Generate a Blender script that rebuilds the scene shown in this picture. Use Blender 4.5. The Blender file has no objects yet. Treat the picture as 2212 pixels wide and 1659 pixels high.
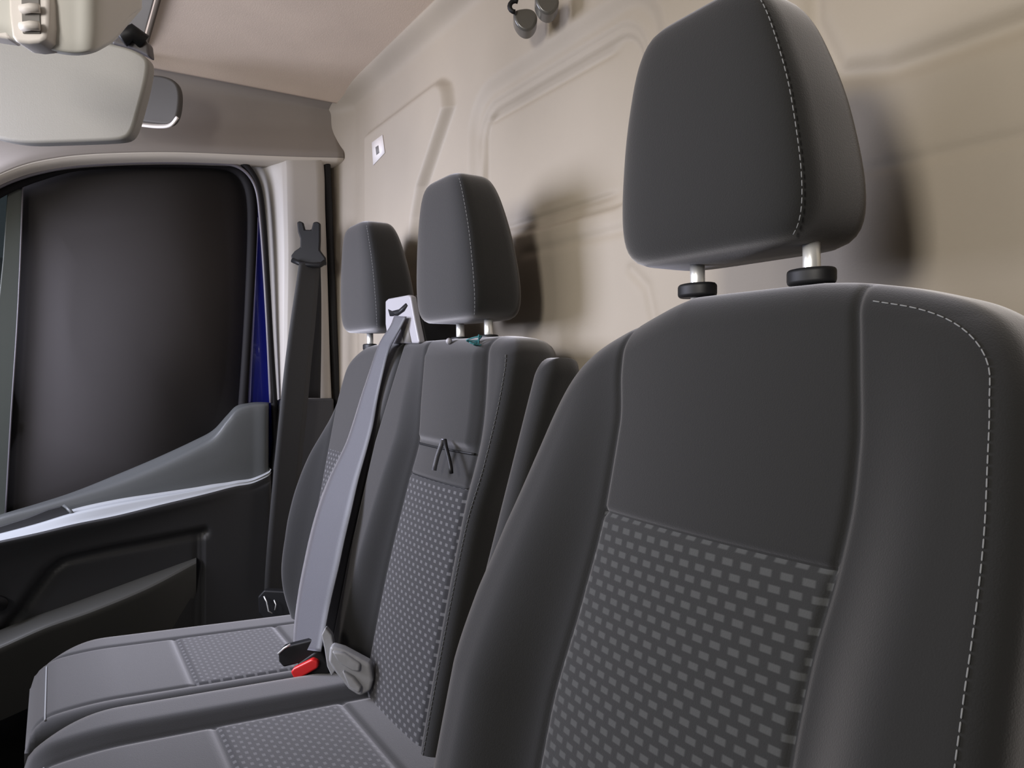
import bpy, math
import numpy as np
from mathutils import Vector

# ------------------------------------------------------------------ camera, light, exposure
# The cab is laid out in metres from the eye point of the photograph; OFF lifts it so the cab floor is z = 0.
OFF = np.array([0.90, 0.0, 1.0])
F = np.array([-.85131, .52465, 0]); R = np.array([.52465, .85131, 0]); U = np.array([0, 0, 1.])
scene = bpy.context.scene
C = scene.collection
cam = bpy.data.objects.new('camera', bpy.data.cameras.new('camera'))
C.objects.link(cam)
cam.location = OFF
cam.rotation_euler = (math.pi / 2, 0, math.asin(.85131))
cam.data.sensor_width = 36
cam.data.lens = 1600 / 2212 * 36
cam.data.shift_y = -34.5 / 2212
cam.data.clip_start = 0.01
scene.camera = cam
scene.view_settings.view_transform = 'Standard'
scene.view_settings.look = 'None'
scene.view_settings.gamma = 1
scene.view_settings.exposure = 0.0
scene.view_settings.use_curve_mapping = False

world = bpy.data.worlds.new('world'); scene.world = world
world.use_nodes = True
bg = world.node_tree.nodes['Background']
bg.inputs[0].default_value = (.80, .90, 1, 1); bg.inputs[1].default_value = 0.22

def area(name, loc, target, sx, sy, power, col, spread=180):
    l = bpy.data.lights.new(name, 'AREA'); l.shape = 'RECTANGLE'; l.size = sx; l.size_y = sy
    l.energy = power; l.color = col; l.spread = math.radians(spread)
    o = bpy.data.objects.new(name, l); C.objects.link(o)
    o.location = Vector(np.array(loc) + OFF)
    d = Vector(np.array(target, float) - np.array(loc, float))
    o.rotation_euler = d.to_track_quat('-Z', 'Y').to_euler()
    return o
# area lamps for windscreen daylight, with a corner key and driver-side fill added
area('corner_key_lamp', (-1.60, -.62, .27), (-1.34, .38, -.12), .50, .55, 13, (.80, .82, 1), 115)  # key lamp added out of view to brighten the outer seat
area('windscreen_fill_lamp', (-1.05, -.98, .36), (-.95, .6, .34), .8, .45, 5.4, (1, .94, .86))
area('windscreen_fill_lamp', (-.02, -.94, .42), (-.25, .6, .36), .30, .40, 8, (1, .94, .87), 130)  # fill lamp added to lift the bulkhead behind the driver

# ------------------------------------------------------------------ pixel rays of the photograph, used to place traced outlines at real depths
def ray(px, py): return F + R * (px - 1106) / 1600 + U * (795 - py) / 1600
def PX(px, py, X): d = ray(px, py); return d * X / d[0]
def PY(px, py, Y): d = ray(px, py); return d * Y / d[1]
def PZ(px, py, Z): d = ray(px, py); return d * Z / d[2]
def PD(px, py, D): return ray(px, py) * D
def PL(px, py, a, b, off=0):
    d = ray(px, py); return d * (a + off) / (d[1] - b * d[2])

# ------------------------------------------------------------------ materials
def mat(name, col, rough=.6, metal=0, sheen=0, sheen_tint=(1, 1, 1), bump=0, bscale=400, noise=0, coat=0, spec=.5, nscale=6):
    m = bpy.data.materials.new(name); m.use_nodes = True
    nt = m.node_tree; b = nt.nodes['Principled BSDF']
    b.inputs['Base Color'].default_value = (*col, 1)
    b.inputs['Roughness'].default_value = rough
    b.inputs['Metallic'].default_value = metal
    b.inputs['Sheen Weight'].default_value = sheen
    b.inputs['Sheen Roughness'].default_value = .45
    b.inputs['Sheen Tint'].default_value = (*sheen_tint, 1)
    b.inputs['Coat Weight'].default_value = coat
    b.inputs['Specular IOR Level'].default_value = spec
    tc = nt.nodes.new('ShaderNodeTexCoord')
    if noise:
        n = nt.nodes.new('ShaderNodeTexNoise'); n.inputs['Scale'].default_value = nscale; n.inputs['Detail'].default_value = 5
        nt.links.new(tc.outputs['Object'], n.inputs['Vector'])
        r = nt.nodes.new('ShaderNodeValToRGB')
        r.color_ramp.elements[0].color = (*[c * (1 - noise) for c in col], 1)
        r.color_ramp.elements[1].color = (*[min(1, c * (1 + noise)) for c in col], 1)
        r.color_ramp.elements[0].position = .3; r.color_ramp.elements[1].position = .7
        nt.links.new(n.outputs['Fac'], r.inputs[0]); nt.links.new(r.outputs[0], b.inputs['Base Color'])
    if bump:
        n2 = nt.nodes.new('ShaderNodeTexNoise'); n2.inputs['Scale'].default_value = bscale; n2.inputs['Detail'].default_value = 3
        nt.links.new(tc.outputs['Object'], n2.inputs['Vector'])
        bp = nt.nodes.new('ShaderNodeBump'); bp.inputs['Strength'].default_value = bump; bp.inputs['Distance'].default_value = .001
        nt.links.new(n2.outputs['Fac'], bp.inputs['Height']); nt.links.new(bp.outputs[0], b.inputs['Normal'])
    return m

FAB = dict(rough=.85, sheen=.74, sheen_tint=(.96, .94, .96), bump=.2, bscale=900, spec=.3)
M = {}
M['fabric'] = mat('charcoal_fabric', (.011, .011, .0105), **FAB)
M['headliner'] = mat('beige_headliner', (.72, .60, .49), .95, bump=.25, bscale=500, noise=.04, nscale=8)
M['bulkhead'] = mat('beige_bulkhead_panel', (.355, .308, .244), .62, bump=.12, bscale=350, noise=.04, nscale=5)
M['trim_light'] = mat('light_grey_plastic', (.37, .355, .325), .55, bump=.1, bscale=600)
M['cant'] = mat('shade_darkened_trim', (.30, .27, .245), .6, bump=.1, bscale=600)  # darker than the headliner, standing in for shade along the roof side
M['pillar'] = mat('pillar_plastic', (.47, .44, .40), .5)
M['door_grey'] = mat('door_grey_plastic', (.10, .105, .105), .38, bump=.15, bscale=900)
M['door_dark'] = mat('door_dark_plastic', (.035, .035, .037), .5, bump=.15, bscale=900)
M['black'] = mat('black_plastic', (.010, .010, .011), .5, spec=.3)
M['rubber'] = mat('black_rubber', (.009, .008, .009), .7, spec=.25)
M['greyline'] = mat('grey_rubber_bead', (.16, .15, .17), .35)
M['blue'] = mat('blue_body_paint', (.012, .018, .30), .25, coat=.6)
M['blue_glint'] = mat('lavender_edge_glint', (.42, .42, .80), .3, coat=.5)
M['chrome'] = mat('bright_steel', (.9, .9, .88), .32, metal=.55)
M['webbing'] = mat('belt_webbing', (.055, .055, .06), .55, sheen=.8, sheen_tint=(.85, .85, 1), bump=.3, bscale=700)
M['webbing_black'] = mat('black_belt_webbing', (.02, .02, .021), .6, sheen=.1, bump=.3, bscale=700)
M['silver'] = mat('silver_grey_plastic', (.36, .35, .37), .4)
M['red'] = mat('red_plastic', (.65, .02, .02), .35)
M['wrap'] = mat('crumpled_grey_plastic', (.32, .32, .33), .3, bump=.6, bscale=60)
M['thread'] = mat('grey_thread', (.21, .215, .22), .8)
M['glass'] = mat('dark_tinted_glass', (.055, .050, .050), .8, noise=.06, nscale=3, spec=.2)
M['white'] = mat('white_sticker', (.85, .80, .76), .5)
M['ink'] = mat('grey_ink', (.2, .19, .18), .6)
M['teal'] = mat('teal_thread', (.03, .16, .18), .8)
M['clear_grey'] = mat('smoky_plastic', (.10, .095, .085), .3, coat=.3)
M['mirror_shell'] = mat('pale_mirror_shell', (.55, .57, .57), .35)

def pattern_mat(name, col, dot, a, b, fu, fv):
    m = mat(name, col, **FAB); nt = m.node_tree; N = nt.nodes; L = nt.links
    bs = N['Principled BSDF']; bs.inputs['Sheen Weight'].default_value = .6
    uv = N.new('ShaderNodeUVMap'); uv.uv_map = 'UVMap'
    sp = N.new('ShaderNodeSeparateXYZ'); L.new(uv.outputs[0], sp.inputs[0])
    def mth(op, x, y=None):
        n = N.new('ShaderNodeMath'); n.operation = op
        for i, v in enumerate((x, y)):
            if v is None: continue
            if isinstance(v, (int, float)): n.inputs[i].default_value = v
            else: L.new(v, n.inputs[i])
        return n.outputs[0]
    row = mth('DIVIDE', sp.outputs[1], b)
    fl = mth('FLOOR', row)
    par = mth('MULTIPLY', mth('MODULO', mth('ABSOLUTE', fl), 2.0), .5)
    fx = mth('ABSOLUTE', mth('SUBTRACT', mth('FRACT', mth('ADD', mth('DIVIDE', sp.outputs[0], a), par)), .5))
    fy = mth('ABSOLUTE', mth('SUBTRACT', mth('SUBTRACT', row, fl), .5))
    def soft(v, lim):
        n = N.new('ShaderNodeMapRange'); n.interpolation_type = 'SMOOTHSTEP'
        L.new(v, n.inputs[0]); n.inputs[1].default_value = lim * 1.25; n.inputs[2].default_value = lim * .75
        n.inputs[3].default_value = 0; n.inputs[4].default_value = 1
        return n.outputs[0]
    mask = mth('MULTIPLY', soft(fx, fu / 2), soft(fy, fv / 2))
    mx = N.new('ShaderNodeMix'); mx.data_type = 'RGBA'
    L.new(mask, mx.inputs[0]); mx.inputs[6].default_value = (*col, 1); mx.inputs[7].default_value = (*dot, 1)
    L.new(mx.outputs[2], bs.inputs['Base Color'])
    return m
M['pattern_back'] = pattern_mat('dashed_pattern_fabric', (.020, .0205, .0205), (.060, .062, .062), .0155, .0092, .56, .50)
M['pattern_bench'] = pattern_mat('dotted_pattern_fabric', (.016, .016, .018), (.095, .095, .10), .0150, .0085, .42, .46)

# ------------------------------------------------------------------ mesh helpers
def tag(o, label=None, cat=None, group=None, kind=None):
    if label: o['label'] = label
    if cat: o['category'] = cat
    if group: o['group'] = group
    if kind: o['kind'] = kind
    return o

def origin_of(o):
    v = Vector((0, 0, 0))
    while o is not None:
        v += Vector(o.location); o = o.parent
    return np.array(v)

def build(name, V, faces, m, parent=None, smooth=True, uv=None, normals=None, bevel=0, label=None, seg=3, subsurf=0):
    V = np.asarray(V, float) + OFF
    me = bpy.data.meshes.new(name)
    if parent is not None: base = np.zeros(3); po = origin_of(parent)
    else: po = np.zeros(3); base = V.mean(axis=0)
    Vl = V - po - base
    me.from_pydata([tuple(v) for v in Vl], [], [list(map(int, f)) for f in faces])
    if uv is not None:
        ul = me.uv_layers.new(name='UVMap')
        idx = np.zeros(len(me.loops), dtype=np.int32); me.loops.foreach_get('vertex_index', idx)
        ul.data.foreach_set('uv', np.asarray(uv, float)[idx].ravel())
    if smooth: me.polygons.foreach_set('use_smooth', [True] * len(me.polygons))
    me.materials.append(m)
    me.update()
    if normals is not None: me.normals_split_custom_set_from_vertices([tuple(n) for n in normals])
    o = bpy.data.objects.new(name, me); C.objects.link(o)
    o.parent = parent; o.location = Vector(base)
    if bevel:
        b = o.modifiers.new('bevel', 'BEVEL'); b.width = bevel; b.segments = seg; b.limit_method = 'ANGLE'; b.angle_limit = math.radians(35)
        wn = o.modifiers.new('wn', 'WEIGHTED_NORMAL')
    if subsurf:
        s = o.modifiers.new('s', 'SUBSURF'); s.levels = subsurf; s.render_levels = subsurf
    if label: o['label'] = label
    return o

def empty(name, loc, label=None, cat=None, group=None, kind=None):
    o = bpy.data.objects.new(name, None); C.objects.link(o)
    o.empty_display_size = .05
    o.location = Vector(np.array(loc, float) + OFF)
    return tag(o, label, cat, group, kind)

def gridfaces(r, c, base=0, wrap=False):
    f = []
    for i in range(r - 1):
        for j in range(c if wrap else c - 1):
            k = (j + 1) % c
            f.append((base + i * c + j, base + i * c + k, base + (i + 1) * c + k, base + (i + 1) * c + j))
    return f

def catmull(P, n):
    """P: K x d control points -> n x d through all of them (uniform parameter)."""
    P = np.asarray(P, float); K = len(P)
    if K == 2: t = np.linspace(0, 1, n)[:, None]; return P[0] * (1 - t) + P[1] * t
    t = np.linspace(0, K - 1, n); i = np.clip(t.astype(int), 0, K - 2); f = (t - i)[:, None]
    g = lambda k: P[np.clip(k, 0, K - 1)]
    p0 = np.where((i == 0)[:, None], 2 * P[0] - P[1], g(i - 1)); p1 = g(i); p2 = g(i + 1)
    p3 = np.where((i == K - 2)[:, None], 2 * P[-1] - P[-2], g(i + 2))
    return .5 * ((2 * p1) + (-p0 + p2) * f + (2 * p0 - 5 * p1 + 4 * p2 - p3) * f**2 + (-p0 + 3 * p1 - 3 * p2 + p3) * f**3)

def patch(name, ctrl, m, parent=None, nu=8, nv=10, disp=None, smooth_rows=True, thick=0, **kw):
    """ctrl: rails x points x 3. Sheet through the rails; thick > 0 gives it a back."""
    ctrl = [np.asarray(r, float) for r in ctrl]
    cols = len(ctrl[0])
    A = np.array([catmull(r, (cols - 1) * nv + 1) for r in ctrl])           # rails x N
    Bn = A.shape[1]
    if smooth_rows: G = np.array([catmull(A[:, j], (len(ctrl) - 1) * nu + 1) for j in range(Bn)]).transpose(1, 0, 2)
    else: G = np.array([np.concatenate([np.linspace(A[i, j], A[i + 1, j], nu, endpoint=False) for i in range(len(ctrl) - 1)] + [A[-1:, j]]) for j in range(Bn)]).transpose(1, 0, 2)
    if disp is not None: G = disp(G)
    r, c = G.shape[:2]
    o = build(name, G.reshape(-1, 3), gridfaces(r, c), m, parent, **kw)
    if thick:
        s = o.modifiers.new('solid', 'SOLIDIFY'); s.thickness = thick; s.offset = 0
    return o

def prism(name, P0, vec, m, parent=None, bevel=.002, **kw):
    P0 = np.asarray(P0, float); n = len(P0); V = np.vstack([P0, P0 + np.asarray(vec)])
    f = [tuple(range(n)), tuple(range(2 * n - 1, n - 1, -1))] + [(i, i + n, (i + 1) % n + n, (i + 1) % n) for i in range(n)]
    # outward winding
    nv = np.zeros(3)
    for i in range(n): nv += np.cross(P0[i], P0[(i + 1) % n])
    if np.dot(nv, vec) > 0: f = [tuple(reversed(x)) for x in f]
    return build(name, V, f, m, parent, bevel=bevel, **kw)

def smooth_poly(P, n=5):
    P = np.asarray(P, float); Q = []
    for i in range(len(P)):
        a, b, c = P[i - 1], P[i], P[(i + 1) % len(P)]
        s = (b + a) / 2; e = (b + c) / 2
        for t in np.linspace(0, 1, n, endpoint=False): Q.append((1 - t)**2 * s + 2 * t * (1 - t) * b + t * t * e)
    return np.array(Q)

def px_plate(name, poly, D, thick, m, parent=None, bevel=.002, rounded=0, **kw):
    """outline traced at distance D, given real thickness away from the eye"""
    P = np.array([PD(x, y, D) for x, y in poly])
    if rounded: P = smooth_poly(P, rounded)
    return prism(name, P, F * thick, m, parent, bevel, **kw)

def tube(name, P, r, m, parent=None, n=10, closed=False, flat=None, cap=True, **kw):
    P = np.asarray(P, float); K = len(P)
    T = np.gradient(P, axis=0); T /= np.linalg.norm(T, axis=1)[:, None] + 1e-12
    up = np.array([0, 0, 1.]) if abs(T[0][2]) < .9 else np.array([1., 0, 0])
    V = []; rr = np.broadcast_to(np.asarray(r, float), (K,))
    nrm = np.cross(T[0], up); nrm /= np.linalg.norm(nrm)
    for i in range(K):
        nrm = nrm - T[i] * np.dot(nrm, T[i]); nrm /= np.linalg.norm(nrm) + 1e-12
        b = np.cross(T[i], nrm)
        for j in range(n):
            a = 2 * math.pi * j / n
            V.append(P[i] + rr[i] * (math.cos(a) * nrm + math.sin(a) * b))
    f = gridfaces(K, n, wrap=True)
    if cap: f += [tuple(range(n - 1, -1, -1)), tuple((K - 1) * n + j for j in range(n))]
    return build(name, V, f, m, parent, **kw)

def box(name, c, s, m, parent=None, bevel=.005, **kw):
    c = np.array(c, float); h = np.array(s, float) / 2
    P = [c + h * np.array(q) for q in ((-1, -1, -1), (1, -1, -1), (1, 1, -1), (-1, 1, -1))]
    return prism(name, P, (0, 0, s[2]), m, parent, bevel, **kw)

def ribbon(name, L, Rr, m, parent=None, nv=6, th=.0012, cup=0):
    L = catmull(L, (len(L) - 1) * nv + 1); Rr = catmull(Rr, (len(Rr) - 1) * nv + 1)
    c = 6; G = np.array([[l * (1 - t) + r * t for t in np.linspace(0, 1, c)] for l, r in zip(L, Rr)])
    uv = np.array([[j / (c - 1), i * .01] for i in range(len(L)) for j in range(c)])
    o = build(name, G.reshape(-1, 3), gridfaces(len(L), c), m, parent, uv=uv)
    s = o.modifiers.new('solid', 'SOLIDIFY'); s.thickness = th; s.offset = 0
    return o

def vert_normals(V, faces):
    N = np.zeros_like(V)
    fa = np.array([f for f in faces if len(f) == 4])
    n = np.cross(V[fa[:, 2]] - V[fa[:, 0]], V[fa[:, 3]] - V[fa[:, 1]])
    for k in range(4): np.add.at(N, fa[:, k], n)
    return N / (np.linalg.norm(N, axis=1)[:, None] + 1e-12)

def slab(Lf, Rf, v0, v1, Mf, h, r, thick, part, mats, parent, nu=90, nv=110, rear_inset=.03, flip=False, names=None, bottom_round=True, seams=(), rows=()):
    """Padded cushion. Outline u in [Lf(v), Rf(v)], front height h(u, v) rounded by r at the outline, sides and back behind it.
    part(u, v) -> key of the sewn panel; each panel becomes a mesh of its own."""
    rfun = r if callable(r) else (lambda u: np.full(np.shape(u), float(r)))
    t = np.linspace(0, 1, nv); t = 1 - (1 - t)**1.6
    v = v0 + (v1 - v0) * t
    for q in rows: v[np.argmin(abs(v - q))] = q                       # a row of vertices on every cross seam
    Lv = np.array([Lf(x) for x in v]); Rv = np.array([Rf(x) for x in v])
    lines = [Lv] + [np.array([sf(x) for x in v]) for sf in seams] + [Rv]  # columns follow the sewn seams
    for k in range(1, len(lines) - 1): lines[k] = np.clip(lines[k], Lv + (Rv - Lv) * .06 * k, Rv - (Rv - Lv) * .06 * (len(lines) - 1 - k))
    wd = [float(np.mean(lines[k + 1] - lines[k])) for k in range(len(lines) - 1)]
    cols = []
    for k, wk in enumerate(wd):
        n = max(8, int(round(nu * wk / sum(wd)))); ss = np.linspace(0, 1, n + 1)
        ss = .5 * (1 - np.cos(np.pi * ss)) * .5 + ss * .5
        if k < len(wd) - 1: ss = ss[:-1]
        cols.append(lines[k][:, None] + (lines[k + 1] - lines[k])[:, None] * ss[None])
    Ug = np.concatenate(cols, 1); nu = Ug.shape[1]; Vg = np.repeat(v[:, None], nu, 1)
    # outline polyline
    out = np.vstack([np.c_[Lv, v], np.c_[Ug[-1], Vg[-1]][1:-1], np.c_[Rv, v][::-1]])
    if bottom_round: out = np.vstack([out, np.c_[Ug[0], Vg[0]][::-1][1:-1]])
    P = np.c_[Ug.ravel(), Vg.ravel()]
    A = out; B = np.roll(out, -1, 0)
    if not bottom_round: A = out[:-1]; B = out[1:]
    d = np.full(len(P), 1e9)
    for a, b in zip(A, B):
        ab = b - a; q = np.clip(((P - a) @ ab) / (ab @ ab + 1e-12), 0, 1)
        d = np.minimum(d, np.hypot(*(P - a - q[:, None] * ab).T))
    ra = rfun(P[:, 0]); dd = np.clip(d / ra, 0, 1)
    w = h(P[:, 0], P[:, 1]) - ra * (1 - np.sqrt(1 - (1 - dd)**2))
    V3 = [Mf(u_, v_, w_) for (u_, v_), w_ in zip(P, w)]
    keys = [part(u_, v_) for u_, v_ in P]
    uvs = [tuple(p) for p in P]
    faces = gridfaces(nv, nu)
    # loop around the outline
    loop = [i * nu for i in range(nv)] + [(nv - 1) * nu + j for j in range(1, nu)] + [i * nu + nu - 1 for i in range(nv - 2, -1, -1)] + [j for j in range(nu - 2, 0, -1)]
    cen = np.array([(Lv.mean() + Rv.mean()) / 2, (v0 + v1) / 2])
    prev = loop; nl = len(loop)
    for (ins, ww) in ((.0, -.2), (.03, -.4), (.12, -.58), (.3, -.74), (.55, -.87), (.85, -.95), (1.2, -1)):
        cur = []
        for k in loop:
            p = P[k]; dirn = cen - p; dirn[1] *= .6; dirn /= np.linalg.norm(dirn)
            q = p + dirn * rear_inset * ins
            hh = w[k] * (1 + ww) + (-thick) * (-ww)
            V3.append(Mf(q[0], q[1], hh)); keys.append('shell'); uvs.append(tuple(q)); cur.append(len(V3) - 1)
        for a in range(nl):
            b = (a + 1) % nl
            faces.append((prev[a], prev[b], cur[b], cur[a]))
        prev = cur
    V3 = np.array(V3)
    back = tuple(prev)
    if flip: faces = [tuple(reversed(f)) for f in faces]; back = tuple(reversed(back))
    N = vert_normals(V3, faces)
    groups = {}
    for f in faces:
        ks = [keys[i] for i in f]
        key = 'shell' if 'shell' in ks and ks.count('shell') >= 2 else ('shell' if False else sorted(k for k in ks if k != 'shell')[0] if any(k != 'shell' for k in ks) else 'shell')
        # vote by centre for front faces
        if all(k != 'shell' for k in ks):
            cu = np.mean([uvs[i] for i in f], axis=0); key = part(cu[0], cu[1])
        groups.setdefault(key, []).append(f)
    groups.setdefault('shell', []).append(back)
    objs = {}
    for key, fs in groups.items():
        if key not in mats: key2 = 'shell'
        idx = sorted({i for f in fs for i in f}); mp = {a: b for b, a in enumerate(idx)}
        objs[key] = build((names or {}).get(key, key), V3[idx], [[mp[i] for i in f] for f in fs], mats[key], parent,
                          uv=np.array(uvs)[idx], normals=N[idx])
    return objs

def interp(tab):
    # monotone cubic through the table
    x = np.array([a for a, b in tab], float); y = np.array([b for a, b in tab], float)
    hh = np.diff(x); dl = np.diff(y) / hh; m = np.zeros(len(x)); m[0] = dl[0]; m[-1] = dl[-1]
    for k in range(1, len(x) - 1):
        if dl[k - 1] * dl[k] > 0:
            w1 = 2 * hh[k] + hh[k - 1]; w2 = hh[k] + 2 * hh[k - 1]; m[k] = (w1 + w2) / (w1 / dl[k - 1] + w2 / dl[k])
    def f(q):
        q = min(max(q, x[0]), x[-1]); i = min(max(int(np.searchsorted(x, q)) - 1, 0), len(x) - 2); t = (q - x[i]) / hh[i]
        return float((2 * t**3 - 3 * t**2 + 1) * y[i] + (t**3 - 2 * t**2 + t) * hh[i] * m[i] + (3 * t**2 - 2 * t**3) * y[i + 1] + (t**3 - t**2) * hh[i] * m[i + 1])
    return f

def stitches(name, P, m, parent, step=.006, ln=.0036, r=.0007):
    """row of short thread stitches lying along a seam"""
    P = np.asarray(P, float); seg = np.linalg.norm(np.diff(P, axis=0), axis=1); s = np.r_[0, np.cumsum(seg)]
    at = lambda t: np.array([np.interp(t, s, P[:, k]) for k in range(3)])
    V = []; Fc = []
    t = 0
    while t + ln < s[-1]:
        a, b = at(t), at(t + ln); T = (b - a) / np.linalg.norm(b - a)
        n1 = np.cross(T, [1, 0, 0.3]); n1 /= np.linalg.norm(n1); n2 = np.cross(T, n1); k = len(V)
        for q, rr in ((a - T * r, r * .4), (a, r), (b, r), (b + T * r, r * .4)):
            for j in range(5): V.append(q + rr * (math.cos(j * 1.2566) * n1 + math.sin(j * 1.2566) * n2))
        Fc += gridfaces(4, 5, k, True) + [tuple(k + j for j in range(4, -1, -1)), tuple(k + 15 + j for j in range(5))]
        t += step
    return build(name, V, Fc, m, parent)

# ------------------------------------------------------------------ setting: floor, walls, ceiling
def quad(name, P, m, parent=None, **kw): return build(name, P, [(0, 1, 2, 3)], m, parent, smooth=False, **kw)

fl = box('floor', (-.85, -.15, -1.02), (2.3, 1.7, .04), M['black'], bevel=0); tag(fl, 'black cab floor under the seats', 'floor', kind='structure')
fw = box('wall_front', (-.85, -1.02, -.57), (2.3, .04, .86), M['black'], bevel=0); tag(fw, 'black front wall of the cab below the windscreen', 'wall', kind='structure')
wr = box('wall_right', (.20, -.2, -.16), (.04, 1.66, 1.68), M['door_dark'], bevel=0); tag(wr, 'unseen dark wall beyond the driver seat, added to cut side light', 'wall', kind='structure')  # unseen side closed off to keep light from the seat sides

def rrect_sdf(x, z, x0, x1, z0, z1, r):
    cx, cz = (x0 + x1) / 2, (z0 + z1) / 2
    qx = np.abs(x - cx) - (x1 - x0) / 2 + r; qz = np.abs(z - cz) - (z1 - z0) / 2 + r
    return np.hypot(np.maximum(qx, 0), np.maximum(qz, 0)) + np.minimum(np.maximum(qx, qz), 0) - r
def sstep(x): x = np.clip(x, 0, 1); return x * x * (3 - 2 * x)
def poly_d(x, z, pts):
    d = np.full(x.shape, 1e9)
    for a, b in zip(pts[:-1], pts[1:]):
        a = np.array(a); b = np.array(b); ab = b - a
        q = np.clip(((x - a[0]) * ab[0] + (z - a[1]) * ab[1]) / (ab @ ab), 0, 1)
        d = np.minimum(d, np.hypot(x - a[0] - q * ab[0], z - a[1] - q * ab[1]))
    return d

def wall_back():
    xs = np.unique(np.r_[np.linspace(-1.90, -.25, 420), np.linspace(-.25, .2, 60)]); zs = np.unique(np.r_[np.linspace(-1, -.05, 60), np.linspace(-.05, .668, 230)])
    X, Z = np.meshgrid(xs, zs)
    Y = np.full(X.shape, .62)
    # passenger-side panel: straight left edge, right edge leaning in downwards
    edge = np.interp(Z, [.2, .30, .355, .476, .52, .56], [-1.36, -1.335, -1.31, -1.195, -1.205, -1.23])
    top = .552 - .0 * X
    a = np.minimum(np.minimum((X + 1.645) / 1, (edge - X)), (top - Z))
    corner = np.hypot(np.maximum(X - (edge - .05), 0), np.maximum(Z - (top - .05), 0))
    a = np.where((X > edge - .05) & (Z > top - .05), .05 - corner, a)
    Y -= .020 * sstep(a / .030)
    # window-like panel in the middle
    b = rrect_sdf(X, Z, -1.125, -.705, .205, .445, .055)
    Y += .010 * sstep(-b / .013) + .004 * np.exp(-(b / .005)**2) * sstep((Z - .30) / .1)
    Y += .004 * np.exp(-((Z - .425) / .005)**2) * sstep((X + 1.12) / .03) * sstep((-.75 - X) / .04)
    Y += .004 * np.exp(-((Z - .232) / .005)**2) * sstep((X + 1.08) / .03) * sstep((-.75 - X) / .04)
    ring = rrect_sdf(X, Z, -1.16, -.655, .12, .490, .085)
    Y += .010 * sstep(-ring / .03) * sstep((Z - .17) / .1)
    Y += .003 * np.exp(-((Z - .178) / .008)**2) * sstep((X + 1.0) / .05) * sstep((-.69 - X) / .05)
    # rib behind the driver, with the raised field over it
    rib = poly_d(X, Z, [(-.46, .7), (-.455, .33), (-.43, .275), (-.38, .262), (.2, .258)])
    Y += .008 * np.exp(-(rib / .011)**2)
    Y += .002 * np.exp(-((Z - .178 + .02 * (X + .42)) / .006)**2) * sstep((X + .43) / .05)
    Y += .003 * np.exp(-(poly_d(X, Z, [(-.72, .125), (-.69, .10), (-.675, .05), (-.67, -.1)]) / .008)**2)
    # cove up to the ceiling and into the side of the cab
    Y -= .035 * sstep((Z - .615) / .055)**2
    Y -= .040 * sstep((-1.72 - X) / .10)
    V = np.stack([X, Y, Z], -1)
    o = build('wall_back', V.reshape(-1, 3), gridfaces(*X.shape), M['bulkhead'])
    s = o.modifiers.new('solid', 'SOLIDIFY'); s.thickness = .012; s.offset = -1
    tag(o, 'beige moulded bulkhead panel behind the seats with pressed window shapes', 'wall', kind='structure')
wall_back()

# ceiling: fabric headliner, rounding down into the passenger side
def ceiling():
    ys = np.linspace(.152, .615, 40); prof = [(.20, .668), (-.3, .668), (-.9, .668), (-1.4, .668), (-1.62, .667), (-1.72, .660), (-1.77, .648)]
    G = []
    for (x, z) in catmull([(a, b, 0) for a, b in prof], 61)[:, :2]:
        G.append([(x, y, z) for y in ys])
    G = np.array(G)
    o = build('ceiling', G.reshape(-1, 3), gridfaces(*G.shape[:2]), M['headliner'])
    s = o.modifiers.new('solid', 'SOLIDIFY'); s.thickness = .015; s.offset = 1
    tag(o, 'beige fabric headliner over the seats', 'ceiling', kind='structure')
ceiling()
bd = tube('trim_7', [(x, .158, .664) for x in np.linspace(-1.78, .15, 12)], .0042, mat('brown_rubber_bead', (.10, .08, .06), .7)); tag(bd, 'thin brown bead between header trim and headliner', 'trim', kind='structure')
t1 = box('trim_1', (-.85, -.16, .682), (2.15, .63, .03), M['trim_light'], bevel=.006)
tag(t1, 'pale grey overhead header trim in front of the headliner', 'trim', kind='structure')

# roof-side trim over the passenger window
def cant_rail():
    lip = [(-390, 900), (-280, 640), (-180, 510), (-90, 445), (-40, 408), (0, 384), (60, 361), (130, 347), (200, 340), (300, 336), (400, 336), (530, 341), (640, 345), (742, 347)]
    lip = list(catmull([(a, b, 0) for a, b in lip], 90)[:, :2])
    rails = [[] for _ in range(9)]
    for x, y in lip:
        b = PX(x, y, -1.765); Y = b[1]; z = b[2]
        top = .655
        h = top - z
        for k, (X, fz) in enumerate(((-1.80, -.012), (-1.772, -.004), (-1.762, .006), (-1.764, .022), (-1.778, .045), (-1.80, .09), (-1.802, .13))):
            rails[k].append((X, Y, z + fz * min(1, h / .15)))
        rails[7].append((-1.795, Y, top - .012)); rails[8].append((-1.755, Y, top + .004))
    w = patch('trim_6', rails[:3], mat('lit_lip_trim', (.70, .65, .58), .5), nu=4, nv=1)  # paler colour stands in for the highlight along the window-top lip
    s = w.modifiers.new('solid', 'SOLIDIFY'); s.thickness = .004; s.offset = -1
    tag(w, 'curved edging along the top of the passenger window, coloured pale as its highlight', 'trim', kind='structure')
    o = patch('trim_2', rails[2:], M['cant'], nu=4, nv=1, smooth_rows=True)
    s = o.modifiers.new('solid', 'SOLIDIFY'); s.thickness = .006; s.offset = -1
    tag(o, 'grey beige roof-side trim above the passenger window, darkened for shade', 'trim', kind='structure')
cant_rail()

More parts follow.
